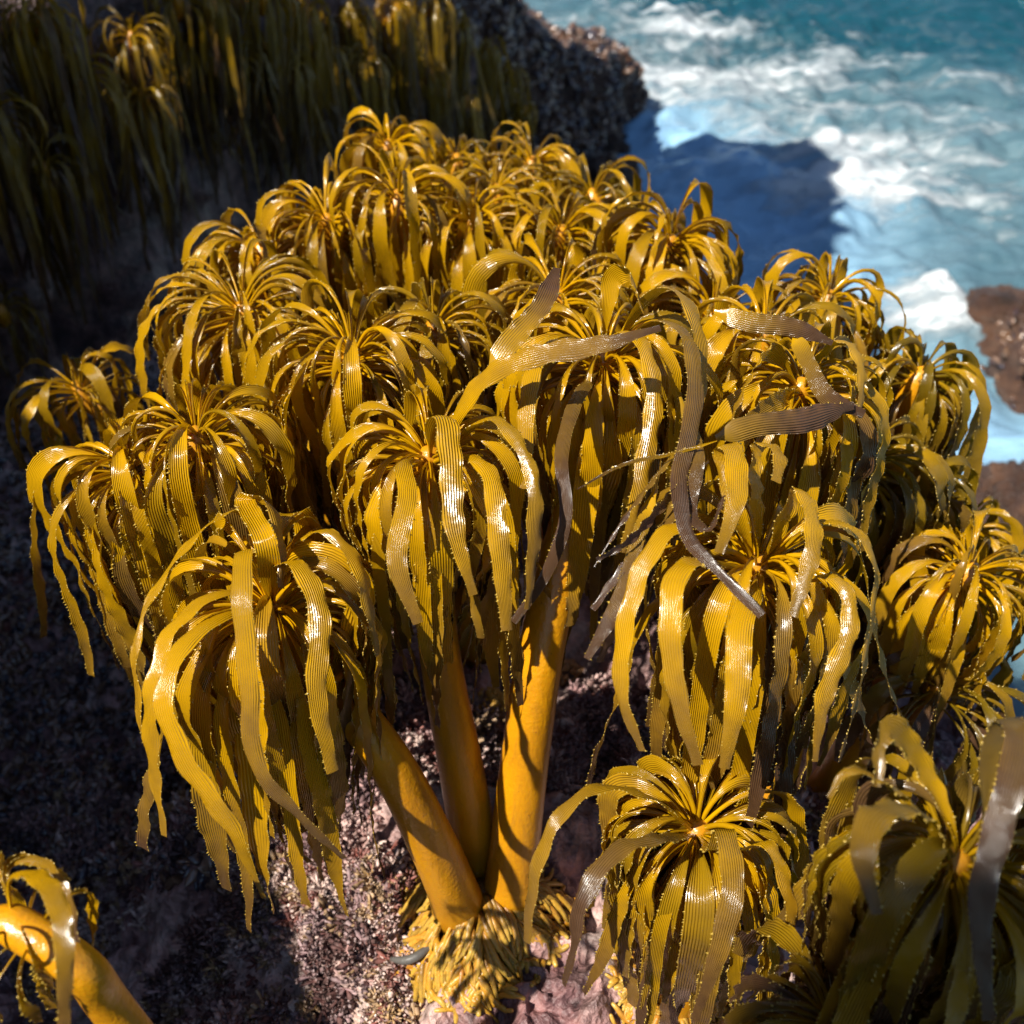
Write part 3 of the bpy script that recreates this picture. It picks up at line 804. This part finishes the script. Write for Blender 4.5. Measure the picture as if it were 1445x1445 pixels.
HANDS = {
 1: [H(p=[(368, 800, 0.715), (345, 775, 0.695), (340, 835, 0.675), (350, 960, 0.670), (362, 1080, 0.680), (430, 1160, 0.695), (485, 1212, 0.710)], W=.018, age=.22, olive=.3),
     H(p=[(330, 860, 0.715), (262, 905, 0.675), (228, 985, 0.660), (262, 1080, 0.660), (322, 1165, 0.670), (352, 1225, 0.685), (372, 1268, 0.695)], W=.0205, olive=.05),
     H(p=[(405, 780, 0.735), (458, 748, 0.720), (505, 795, 0.715), (522, 860, 0.720), (534, 925, 0.730)], W=.017, olive=.15),
     H(p=[(350, 730, 0.765), (300, 735, 0.745), (232, 810, 0.715), (192, 900, 0.700), (196, 1010, 0.700), (225, 1130, 0.710)], W=.019, olive=.1, age=.05),
     H(p=[(392, 800, 0.715), (425, 800, 0.695), (452, 870, 0.680), (448, 980, 0.675), (470, 1090, 0.685)], W=.0205, olive=.08),
     H(p=[(350, 835, 0.725), (300, 840, 0.705), (240, 890, 0.685), (212, 980, 0.675), (215, 1080, 0.685), (232, 1180, 0.695)], W=.020, olive=.08),
     H(p=[(375, 700 + 70, .69), (345, 705, 0.745), (385, 715, 0.720), (400, 780, 0.710), (398, 830, 0.705)], W=.020, olive=.1)],
 2: [H(p=[(610, 605, .735), (628, 588, .715), (636, 650, .70), (642, 745, .69), (668, 840, .69)], W=.0215, olive=.08),
     H(p=[(665, 600, .73), (705, 592, .71), (745, 650, .695), (757, 725, .69), (745, 860, .70)], W=.018, olive=.25, age=.12),
     H(p=[(645, 640, .73), (690, 665, .70), (705, 760, .685), (716, 890, .69)], W=.018, olive=.1),
     H(p=[(570, 650, .73), (575, 700, .70), (560, 790, .69), (590, 880, .69)], W=.0175, olive=.2, age=.1),
     H(p=[(640, 590, .745), (688, 530, .725), (760, 500, .71), (850, 485, .70), (932, 462, .70)], W=.021, w=V1, age=.30, olive=.05)],
 3: [H(root=False, p=[(690, 524, .75), (722, 480, .75), (765, 430, .755), (786, 378, .77)], W=.021, w=(.8, .2, .4), age=.42, olive=.4, pet=0),
     H(p=[(858, 440, .81), (866, 392, .80), (890, 388, .785), (908, 440, .77)], W=.021, olive=.1),
     H(p=[(895, 440, .80), (940, 405, .78), (978, 440, .76), (990, 530, .745), (965, 650, .74), (950, 770, .74)], W=.019, age=.28, olive=.2),
     H(p=[(915, 455, .79), (968, 470, .75), (982, 560, .71), (960, 680, .69), (975, 760, .675), (1025, 815, .66), (1076, 868, .65)], W=.0165, age=.52, olive=.5),
     H(p=[(815, 560, .76), (792, 640, .73), (798, 730, .72), (768, 815, .725), (724, 878, .73)], W=.0135, age=.62, olive=.6),
     H(p=[(870, 470, .79), (905, 480, .765), (925, 560, .75), (905, 680, .745), (880, 780, .75)], W=.0195, olive=.1),
     H(p=[(800, 480, .79), (760, 500, .765), (742, 580, .75), (740, 690, .75)], W=.0195, olive=.15)],
 7: [H(root=False, p=[(1008, 440, .80), (1060, 455, .79), (1120, 462, .785), (1175, 484, .785)], W=.0185, w=V1, age=.55, olive=.5, pet=0),
     H(root=False, p=[(1120, 468, .79), (1140, 510, .775), (1168, 560, .765), (1220, 584, .765)], W=.0165, w=(.8, .2, .4), age=.5, olive=.5, pet=0),
     H(p=[(1098, 505, .82), (1078, 500, .80), (1048, 550, .775), (1022, 620, .765)], W=.022, w=(.8, .4, .3), olive=.1),
     H(p=[(1150, 505, .81), (1190, 480, .79), (1216, 515, .775), (1214, 590, .775)], W=.0185, olive=.1),
     H(p=[(1110, 560, .80), (1080, 575, .775), (1045, 600, .76)], W=.0195, w=V1, olive=.1),
     H(root=False, p=[(1010, 618, .745), (1070, 600, .745), (1140, 592, .75), (1205, 572, .76)], W=.023, w=V1, age=.6, olive=.6, pet=0)],
 4: [H(p=[(1040, 730, .70), (1018, 640, .70), (1035, 632, .685), (1040, 700, .665), (1015, 780, .66)], W=.0195, olive=.05),
     H(p=[(1065, 700, .70), (1070, 628, .70), (1100, 640, .685), (1095, 680, .675)], W=.0195, olive=.05),
     H(p=[(1130, 750, .70), (1190, 738, .68), (1236, 800, .675), (1218, 950, .68), (1185, 1075, .69)], W=.0165, olive=.15, age=.05),
     H(p=[(1120, 815, .70), (1180, 815, .675), (1202, 880, .665), (1165, 985, .665), (1150, 1075, .67)], W=.0195, olive=.1, age=.05),
     H(p=[(1065, 830, .69), (1045, 880, .66), (1040, 980, .65), (1022, 1085, .655)], W=.0205, olive=.05),
     H(p=[(1000, 790, .69), (955, 810, .665), (945, 900, .655), (960, 1000, .655), (985, 1080, .66)], W=.0195, olive=.1, age=.1),
     H(p=[(990, 740, .70), (930, 760, .68), (888, 850, .675), (875, 970, .675), (905, 1060, .68)], W=.0195, olive=.1),
     H(p=[(1100, 740, .69), (1130, 690, .68), (1150, 760, .66), (1120, 870, .65)], W=.0205, olive=.05),
     H(root=False, p=[(985, 600, .72), (930, 665, .70), (880, 730, .69), (838, 800, .69)], W=.0125, w=(.7, .4, .5), age=.5, olive=.5, pet=0),
     H(root=False, p=[(1000, 650, .71), (945, 700, .69), (890, 760, .68), (842, 790, .68)], W=.013, w=(.3, .4, .9), age=.62, olive=.6, pet=0),
     H(root=False, p=[(975, 640, .72), (940, 740, .695), (880, 800, .69), (836, 860, .69)], W=.0115, w=(.7, .4, .5), age=.55, olive=.5, pet=0),
     H(root=False, p=[(1012, 622, .70), (950, 640, .695), (880, 655, .70), (815, 690, .71)], W=.0035, w=(.3, .4, .9), age=.4, olive=.3, pet=0),
     H(root=False, p=[(960, 560, .73), (985, 640, .70), (975, 720, .69), (1000, 745, .675), (1020, 700, .69)], W=.012, age=.6, olive=.6, pet=0),
     H(root=False, p=[(925, 690, .70), (900, 760, .69), (872, 850, .685), (828, 930, .685)], W=.013, age=.5, olive=.4, pet=0)],
 5: [H(p=[(930, 1130, .71), (850, 1110, .69), (790, 1150, .675), (755, 1230, .675), (742, 1330, .68)], W=.0165, olive=.3, age=.15),
     H(p=[(940, 1180, .69), (870, 1200, .66), (820, 1270, .65), (808, 1340, .655), (795, 1390, .66)], W=.0185, olive=.5, age=.45),
     H(p=[(1010, 1200, .69), (1022, 1170, .67), (1035, 1250, .645), (1015, 1340, .64), (980, 1440, .645)], W=.0185, olive=.4, age=.3),
     H(p=[(1040, 1200, .69), (1085, 1190, .665), (1115, 1270, .655), (1122, 1370, .66)], W=.0175, olive=.1)],
 6: [H(p=[(1385, 1160, .55), (1400, 1060, .54), (1418, 1012, .53), (1440, 1050, .515), (1412, 1160, .505), (1385, 1280, .50), (1395, 1440, .50)], W=.019, w=(1, .2, 0), age=.55, olive=.9),
     H(p=[(1320, 1170, .545), (1262, 1110, .53), (1200, 1085, .52), (1168, 1125, .52)], W=.016, olive=.3),
     H(p=[(1330, 1180, .54), (1290, 1140, .52), (1235, 1150, .50), (1218, 1215, .49), (1238, 1290, .49)], W=.021, olive=.7, age=.15),
     H(p=[(1340, 1170, .55), (1300, 1080, .545), (1262, 1028, .53), (1242, 1045, .525), (1236, 1110, .52)], W=.017, olive=.4)],
 30: [H(p=[(12, 1240, .55), (48, 1232, .53), (82, 1275, .515), (92, 1350, .505), (90, 1450, .505)], W=.0135, olive=.1, age=.1),
      H(p=[(15, 1225, .57), (60, 1215, .56), (98, 1260, .55), (110, 1330, .55)], W=.012, olive=.5, age=.25),
      H(p=[(10, 1220, .58), (50, 1212, .57), (80, 1245, .565), (88, 1300, .56)], W=.012, olive=.4, age=.25)],
}
for k in PALMS:
    k["hand"] = HANDS.get(k["seed"], ())
    palm(**k)

# ------------------------------------------------------------------ palms on the shaded cliff
cliffgroup = "sea palms hanging from the shaded cliff"
CL = [
 ("sunlit topped sea palm high on the cliff, its bent stipe reaching left", (185, 45), .42, 56, .2, 1.1),
 ("dim umbrella shaped sea palm on the cliff below the sunlit one", (105, 105), .40, 44, .5, 1.2),
 ("narrow sea palm with hanging blades right of the sunlit topped one", (272, 62), .44, 44, .4, .8),
 ("shaded sea palm cut off by the left edge of the cliff", (-15, 150), .42, 40, .6, 1.1),
 ("lowest shaded sea palm at the left edge below the cliff", (0, 430), .22, 34, .6, .9),
 ("pale shaded sea palm in the gap right of the narrow one", (330, 80), .22, 26, .7, .8),
 ("long haired sea palm hanging like a curtain left of the cliff centre", (432, 8), .48, 52, .35, .9),
 ("sunlit edged sea palm below the curtain like one", (468, 66), .42, 36, .35, .6),
 ("shaded sea palm at the top of the cliff near its centre", (500, 12), .42, 44, .4, .8),
 ("gold tipped sea palm at the cliff top right of centre", (560, 6), .46, 50, .25, .9),
 ("slender sea palm hanging below the gold tipped one", (578, 40), .36, 34, .4, .6),
 ("dim sea palm right of the gold tipped one on the cliff", (645, 30), .42, 40, .5, .8),
 ("narrow dark sea palm on the cliff above the headland", (692, 62), .40, 32, .5, .7),
 ("sea palm at the foot of the cliff behind the topmost golden palm", (660, 135), .3, 30, .5, .7),
 ("small mossy sea palm low on the headland's dark side", (742, 150), .28, 28, .55, .7),
 ("sea palm at the very top left of the cliff", (250, -10), .34, 40, .4, 1.0),
 ("shaded sea palm at the cliff top left of the curtain like one", (375, -10), .4, 36, .5, .9),
 ("dark sea palm at the top left corner of the cliff", (20, 20), .3, 36, .6, 1.0),
]
rs_c = np.random.default_rng(9)
for ww, (px, py) in [("left of the sunlit topped one", (60, 10)), ("just below the sunlit topped one", (200, 130)), ("left of the pale one", (300, -5)), ("right of the pale one", (372, 60)), ("left of the centre curtain", (410, 90)),
                     ("right of the sunlit edged one", (520, 80)), ("below the gold tipped one and left of the foot one", (610, 95)), ("near the top above the headland", (615, 0)), ("right of the narrow dark one", (722, 100)), ("low at the left below the umbrella shaped one", (60, 230))]:
    CL.append(("unlit cliff sea palm " + ww, (px, py), .36 + .12 * rs_c.random(), 40, .4 + .3 * rs_c.random(), .9))
flatC = CLIFF[:, 20:200:2].reshape(-1, 3)
rel = flatC - CAM
dd = rel @ FWD
pxs = 722.5 + FPX * (rel @ RGT) / np.maximum(dd, .1); pys = 722.5 - FPX * (rel @ UPV) / np.maximum(dd, .1)
nidx = np.repeat(np.arange(CLIFF.shape[0]), len(range(20, 200, 2)))
for i, (lab, (px, py), L, n, ol, R) in enumerate(CL):
    dist = (pxs - px) ** 2 + (pys - py) ** 2 + (dd < .5) * 1e9
    near = np.where(dist < 40 ** 2)[0]
    if len(near) < 3: near = np.argsort(dist)[:12]
    k = near[np.argmin(dd[near] + .02 * np.sqrt(dist[near]) / 10)]
    nr = np.array([CNRM[nidx[k]][0], CNRM[nidx[k]][1], 0])
    nr = norm(nr + np.array([0, -.5, 0]))
    p = flatC[k]; d = dd[k]
    depth = d - .16
    sc_ = d / 2.7
    crown = (px, py, depth)
    c = at(*crown)
    base = p - nr * .02 + np.array([0, 0, -.05])
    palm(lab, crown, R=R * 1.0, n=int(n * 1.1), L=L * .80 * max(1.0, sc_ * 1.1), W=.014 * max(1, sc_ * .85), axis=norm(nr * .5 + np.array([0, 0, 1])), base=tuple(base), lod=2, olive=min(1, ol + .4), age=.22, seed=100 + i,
         group=cliffgroup, stipe_r=(.016, .011), onwall=True, wob=1.3, bend=(.01, .14))  # cliff palms get darker olive and browning, shade put into their colour

# ------------------------------------------------------------------ small things on the rock
def ground_pt(px, py):
    r = at(px, py, 1.0) - CAM
    d = .5
    while d < 2.5:
        p = CAM + r * d
        if p[2] <= float(ground_z(p[0], p[1])): return p
        d += .002
    return CAM + r


M_SMALL = tint_material("shell_chalk", .5, .0008)


def small_thing(name, V, F, col, loc, label, cat, mat=None, group=None):
    V = np.asarray(V); c = np.tile([*col, 1.0], (len(V), 1))
    o = link(name, make_mesh(name, V, F, [mat or M_SMALL], col=c)); o.location = loc
    return tag(o, label, cat, group)


def limpet(px, py, r, col, label):
    nu, nv = 28, 9
    v = np.linspace(0, 1, nv)[:, None]; u = (np.arange(nu) / nu * 2 * np.pi)[None, :]
    rr = r * (.04 + .96 * v ** .8) * (1 + .07 * np.sin(u * 9) * v)
    X = rr * np.cos(u); Y = rr * .82 * np.sin(u); Z = r * .75 * (1 - v ** 1.5) + 0 * u
    V = np.stack([X, Y, Z], -1).reshape(-1, 3)
    small_thing("limpet", V, [grid_faces(nv, nu, True)], col, ground_pt(px, py) + np.array([0, -.003, .003]), label, "limpet", None, "limpets beside the golden holdfast")


limpet(535, 1318, .0085, (.72, .70, .62), "small white limpet on the rock, left of the pair by the holdfast")
limpet(560, 1326, .0085, (.66, .68, .32), "small yellowish limpet on the rock, right of the pair by the holdfast")
q = np.linspace(0, 1, 14)
P = np.stack([-.020 + .040 * q, -.012 * np.sin(np.pi * q) + .012 * q, .004 + .006 * np.sin(np.pi * q) + .010 * q], 1)
V, F, Tf = tube(P, .0036 * np.sin(np.pi * (q * .86 + .07)) ** .7 + .0006, 10)
small_thing("mussel_shell", V, [F, Tf], (.10, .10, .09), ground_pt(585, 1352) + np.array([0, -.004, .002]), "thin curved grey mussel shell lying against the foot of the holdfast", "shell")


def knobs(px, py, r, n, col, label):
    rs = np.random.default_rng(int(px))
    VV, FF = [], []
    nu, nv = 10, 7
    u = (np.arange(nu) / nu * 2 * np.pi)[None, :]; v = np.linspace(.02, np.pi - .02, nv)[:, None]
    S = np.stack([np.sin(v) * np.cos(u), np.sin(v) * np.sin(u), np.cos(v) + 0 * u], -1).reshape(-1, 3)
    for i in range(n):
        a = rs.random() * 6.28; q = rs.random() ** .5
        c = np.array([q * r * math.cos(a), q * r * math.sin(a) * .8, r * .7 * (1 - q * q)])
        k = r * (.10 + .10 * rs.random())
        VV.append(c + S * k * np.array([1, 1, 1.3])); FF.append(grid_faces(nv, nu, True) + i * len(S))
    small_thing("coralline_clump", np.vstack(VV), [np.vstack(FF)], col, ground_pt(px, py), label, "coralline clump")


knobs(1048, 1135, .022, 120, (.62, .38, .33), "pale pink knobbly coralline clump on the rock between the two right front palms")
knobs(1060, 1210, .012, 50, (.55, .34, .30), "smaller pink coralline clump just below the pale pink one")
knobs(690, 990, .020, 90, (.60, .33, .04), "golden knobbly clump in the gap between the two upright front stipes")
knobs(800, 950, .022, 110, (.55, .30, .12), "orange pink knobbly clump right of the bright yellow stipe")

# ------------------------------------------------------------------ coralline algae, mussels (nobody could count them)
def tufts(name, XY, size, palette, mat, rs, kind, zoff=0, surf=None, nb=22):
    VV, FF, CC = [], [], []; off = 0
    # one branchlet: tapered five-sided club
    a = np.arange(5) / 5 * 2 * np.pi
    ring = np.stack([np.cos(a), np.sin(a), 0 * a], 1)
    zc = [0, .35, .7, .95]; rr = [.045, .07, .12, .08]
    bv = np.vstack([ring * r + np.array([0, 0, z]) for z, r in zip(zc, rr)] + [[0, 0, 1.08]])
    bf = grid_faces(4, 5, True)
    tip = np.stack([15 + np.arange(5), 15 + (np.arange(5) + 1) % 5, np.full(5, 20), np.full(5, 20)], 1)
    tri = tip[:, :3]
    m = len(XY)
    Z = ground_z(XY[:, 0], XY[:, 1]) if surf is None else surf
    allv, allq, allt, allc = [], [], [], []
    pal = np.array(palette)
    ci = rs.integers(0, len(pal), m)
    # neighbouring tufts share a colour: patches
    pn = fbm(XY[:, 0], XY[:, 1], 0 * XY[:, 0], 11, 2)
    ci = np.clip(((pn * .55 + .5) * len(pal)).astype(int) + rs.integers(-1, 2, m), 0, len(pal) - 1)
    S = size * (.5 + rs.random(m) ** 2)
    for b in range(nb):
        th = np.arccos(1 - rs.random(m) * .95); ph = rs.random(m) * 2 * np.pi
        D = np.stack([np.sin(th) * np.cos(ph), np.sin(th) * np.sin(ph), np.cos(th)], 1)
        A = norm(np.cross(D, rs.normal(size=(m, 3)))); B = np.cross(D, A)
        l = S * (.6 + .6 * rs.random(m))
        wd = (.8 + .9 * rs.random(m)); fl = .5 + .5 * rs.random(m)
        base = np.stack([XY[:, 0], XY[:, 1], Z + zoff], 1) + rs.normal(size=(m, 3)) * S[:, None] * .18
        V = base[:, None] + l[:, None, None] * (bv[None, :, 0:1] * (A * wd[:, None])[:, None] + bv[None, :, 1:2] * (B * (wd * fl)[:, None])[:, None] + bv[None, :, 2:3] * D[:, None])
        o = (b * m + np.arange(m))[:, None, None] * 21
        allv.append(V.reshape(-1, 3)); allq.append((bf[None] + o).reshape(-1, 4)); allt.append((tri[None] + o).reshape(-1, 3))
        base_c = pal[ci] * (.7 + .6 * rs.random((m, 1)))
        c = np.ones((m, 21, 4)); g = np.concatenate([np.repeat([0.0, .3, .7, 1], 5), [1.0]])[None, :, None]
        c[..., :3] = base_c[:, None] * (1 - g * .35) + np.array([.62, .50, .46]) * g * .35 * (base_c[:, None].mean(-1, keepdims=True) / .3 + .1)  # paler towards the tip; darker base painted in for depth
        allc.append(c.reshape(-1, 4))
    me = make_mesh(name, np.vstack(allv), [np.vstack(allq), np.vstack(allt)], [mat], [0, 0], col=np.vstack(allc), smooth=True)
    return tag(link(name, me), kind=kind)


PAL = [(.08, .04, .055), (.20, .09, .10), (.38, .19, .19), (.50, .29, .25), (.26, .06, .04), (.60, .42, .35), (.46, .27, .08), (.32, .19, .20), (.12, .04, .035)]
rs = np.random.default_rng(77)
# near ground in view: denser close to the camera
def scatter(m, px0, px1, py0, py1, zr=ZC - .95):
    px = px0 + (px1 - px0) * rs.random(m); py = py0 + (py1 - py0) * rs.random(m)
    r = CAM * 0 + (((px - 722.5) / FPX)[:, None] * RGT + ((722.5 - py) / FPX)[:, None] * UPV + FWD)
    zt = np.full(m, zr)
    for _ in range(14):
        P = CAM + r * ((zt - ZC) / r[:, 2])[:, None]
        zt = .5 * zt + .5 * ground_z(P[:, 0], P[:, 1])
    return P[:, :2]
XY = np.vstack([scatter(8000, -120, 900, 1040, 1560), scatter(2600, 800, 1560, 950, 1560), scatter(3000, -150, 560, 700, 1200), scatter(1500, 500, 1000, 850, 1150)])
pm = fbm(XY[:, 0], XY[:, 1], 0 * XY[:, 0], 9, 3)
XY = XY[pm > .10 + .35 * (rs.random(len(XY)) - .5)]
tufts("coralline_algae", XY, .0115, PAL, M_TUFT, rs, "stuff", .0)


def mussels(name, P, Nn, size, rs):
    """small pointed shells lying every way"""
    nu, nv = 8, 6
    u = np.linspace(0, 2 * np.pi, nu, endpoint=False); v = np.linspace(0, 1, nv)
    prof = np.sin(np.pi * v ** .7) ** .8
    sv = np.stack([(v[:, None] - .5) * np.ones(nu), .26 * prof[:, None] * np.cos(u), .17 * prof[:, None] * np.sin(u)], -1).reshape(-1, 3)
    sf = grid_faces(nv, nu, True)
    m = len(P)
    A = norm(rs.normal(size=(m, 3)) + Nn * .6); B = norm(np.cross(A, rs.normal(size=(m, 3)))); C_ = np.cross(A, B)
    S = size * (.6 + .8 * rs.random(m))
    V = P[:, None] + S[:, None, None] * (sv[None, :, 0:1] * A[:, None] + sv[None, :, 1:2] * B[:, None] + sv[None, :, 2:3] * C_[:, None])
    F = (sf[None] + (np.arange(m) * len(sv))[:, None, None]).reshape(-1, 4)
    pal = np.array([(.10, .05, .03), (.05, .03, .03), (.16, .09, .05), (.03, .03, .045), (.20, .12, .08)])
    c = np.ones((m, len(sv), 4)); c[..., :3] = pal[rs.integers(0, len(pal), m)][:, None]
    me = make_mesh(name, V.reshape(-1, 3), [F], [M_SHELL], col=c.reshape(-1, 4))
    return tag(link(name, me), kind="stuff")


n0 = int(CLIFF.shape[0] * .66)
seg = CLIFF[n0:int(CLIFF.shape[0] * .93), 30:215]
ii = rs.integers(0, seg.shape[0], 9000); jj = rs.integers(0, seg.shape[1], 9000)
P = seg[ii, jj]; nr = np.hstack([CNRM[n0 + ii], np.full((9000, 1), .5)])
mussels("mussel_bed", P, nr, .055, rs)
ii = rs.integers(0, len(ROCK_R), 2600)
P = ROCK_R[ii]
mussels("mussel_bed", P, norm(P - ROCK_R.mean(0)), .045, rs)
XY = scatter(14000, -500, 520, 330, 1250, ZC - 1.2)
pm = fbm(XY[:, 0], XY[:, 1], 0 * XY[:, 0], 4, 2)
XY = XY[(XY[:, 0] < -.27 + .10 * pm) & (XY[:, 0] > -1.4) & (XY[:, 1] < 2.6)]
mussels("mussel_bed", np.column_stack([XY, ground_z(XY[:, 0], XY[:, 1]) + .003]), np.tile([0, 0, 1.0], (len(XY), 1)), .024, rs)
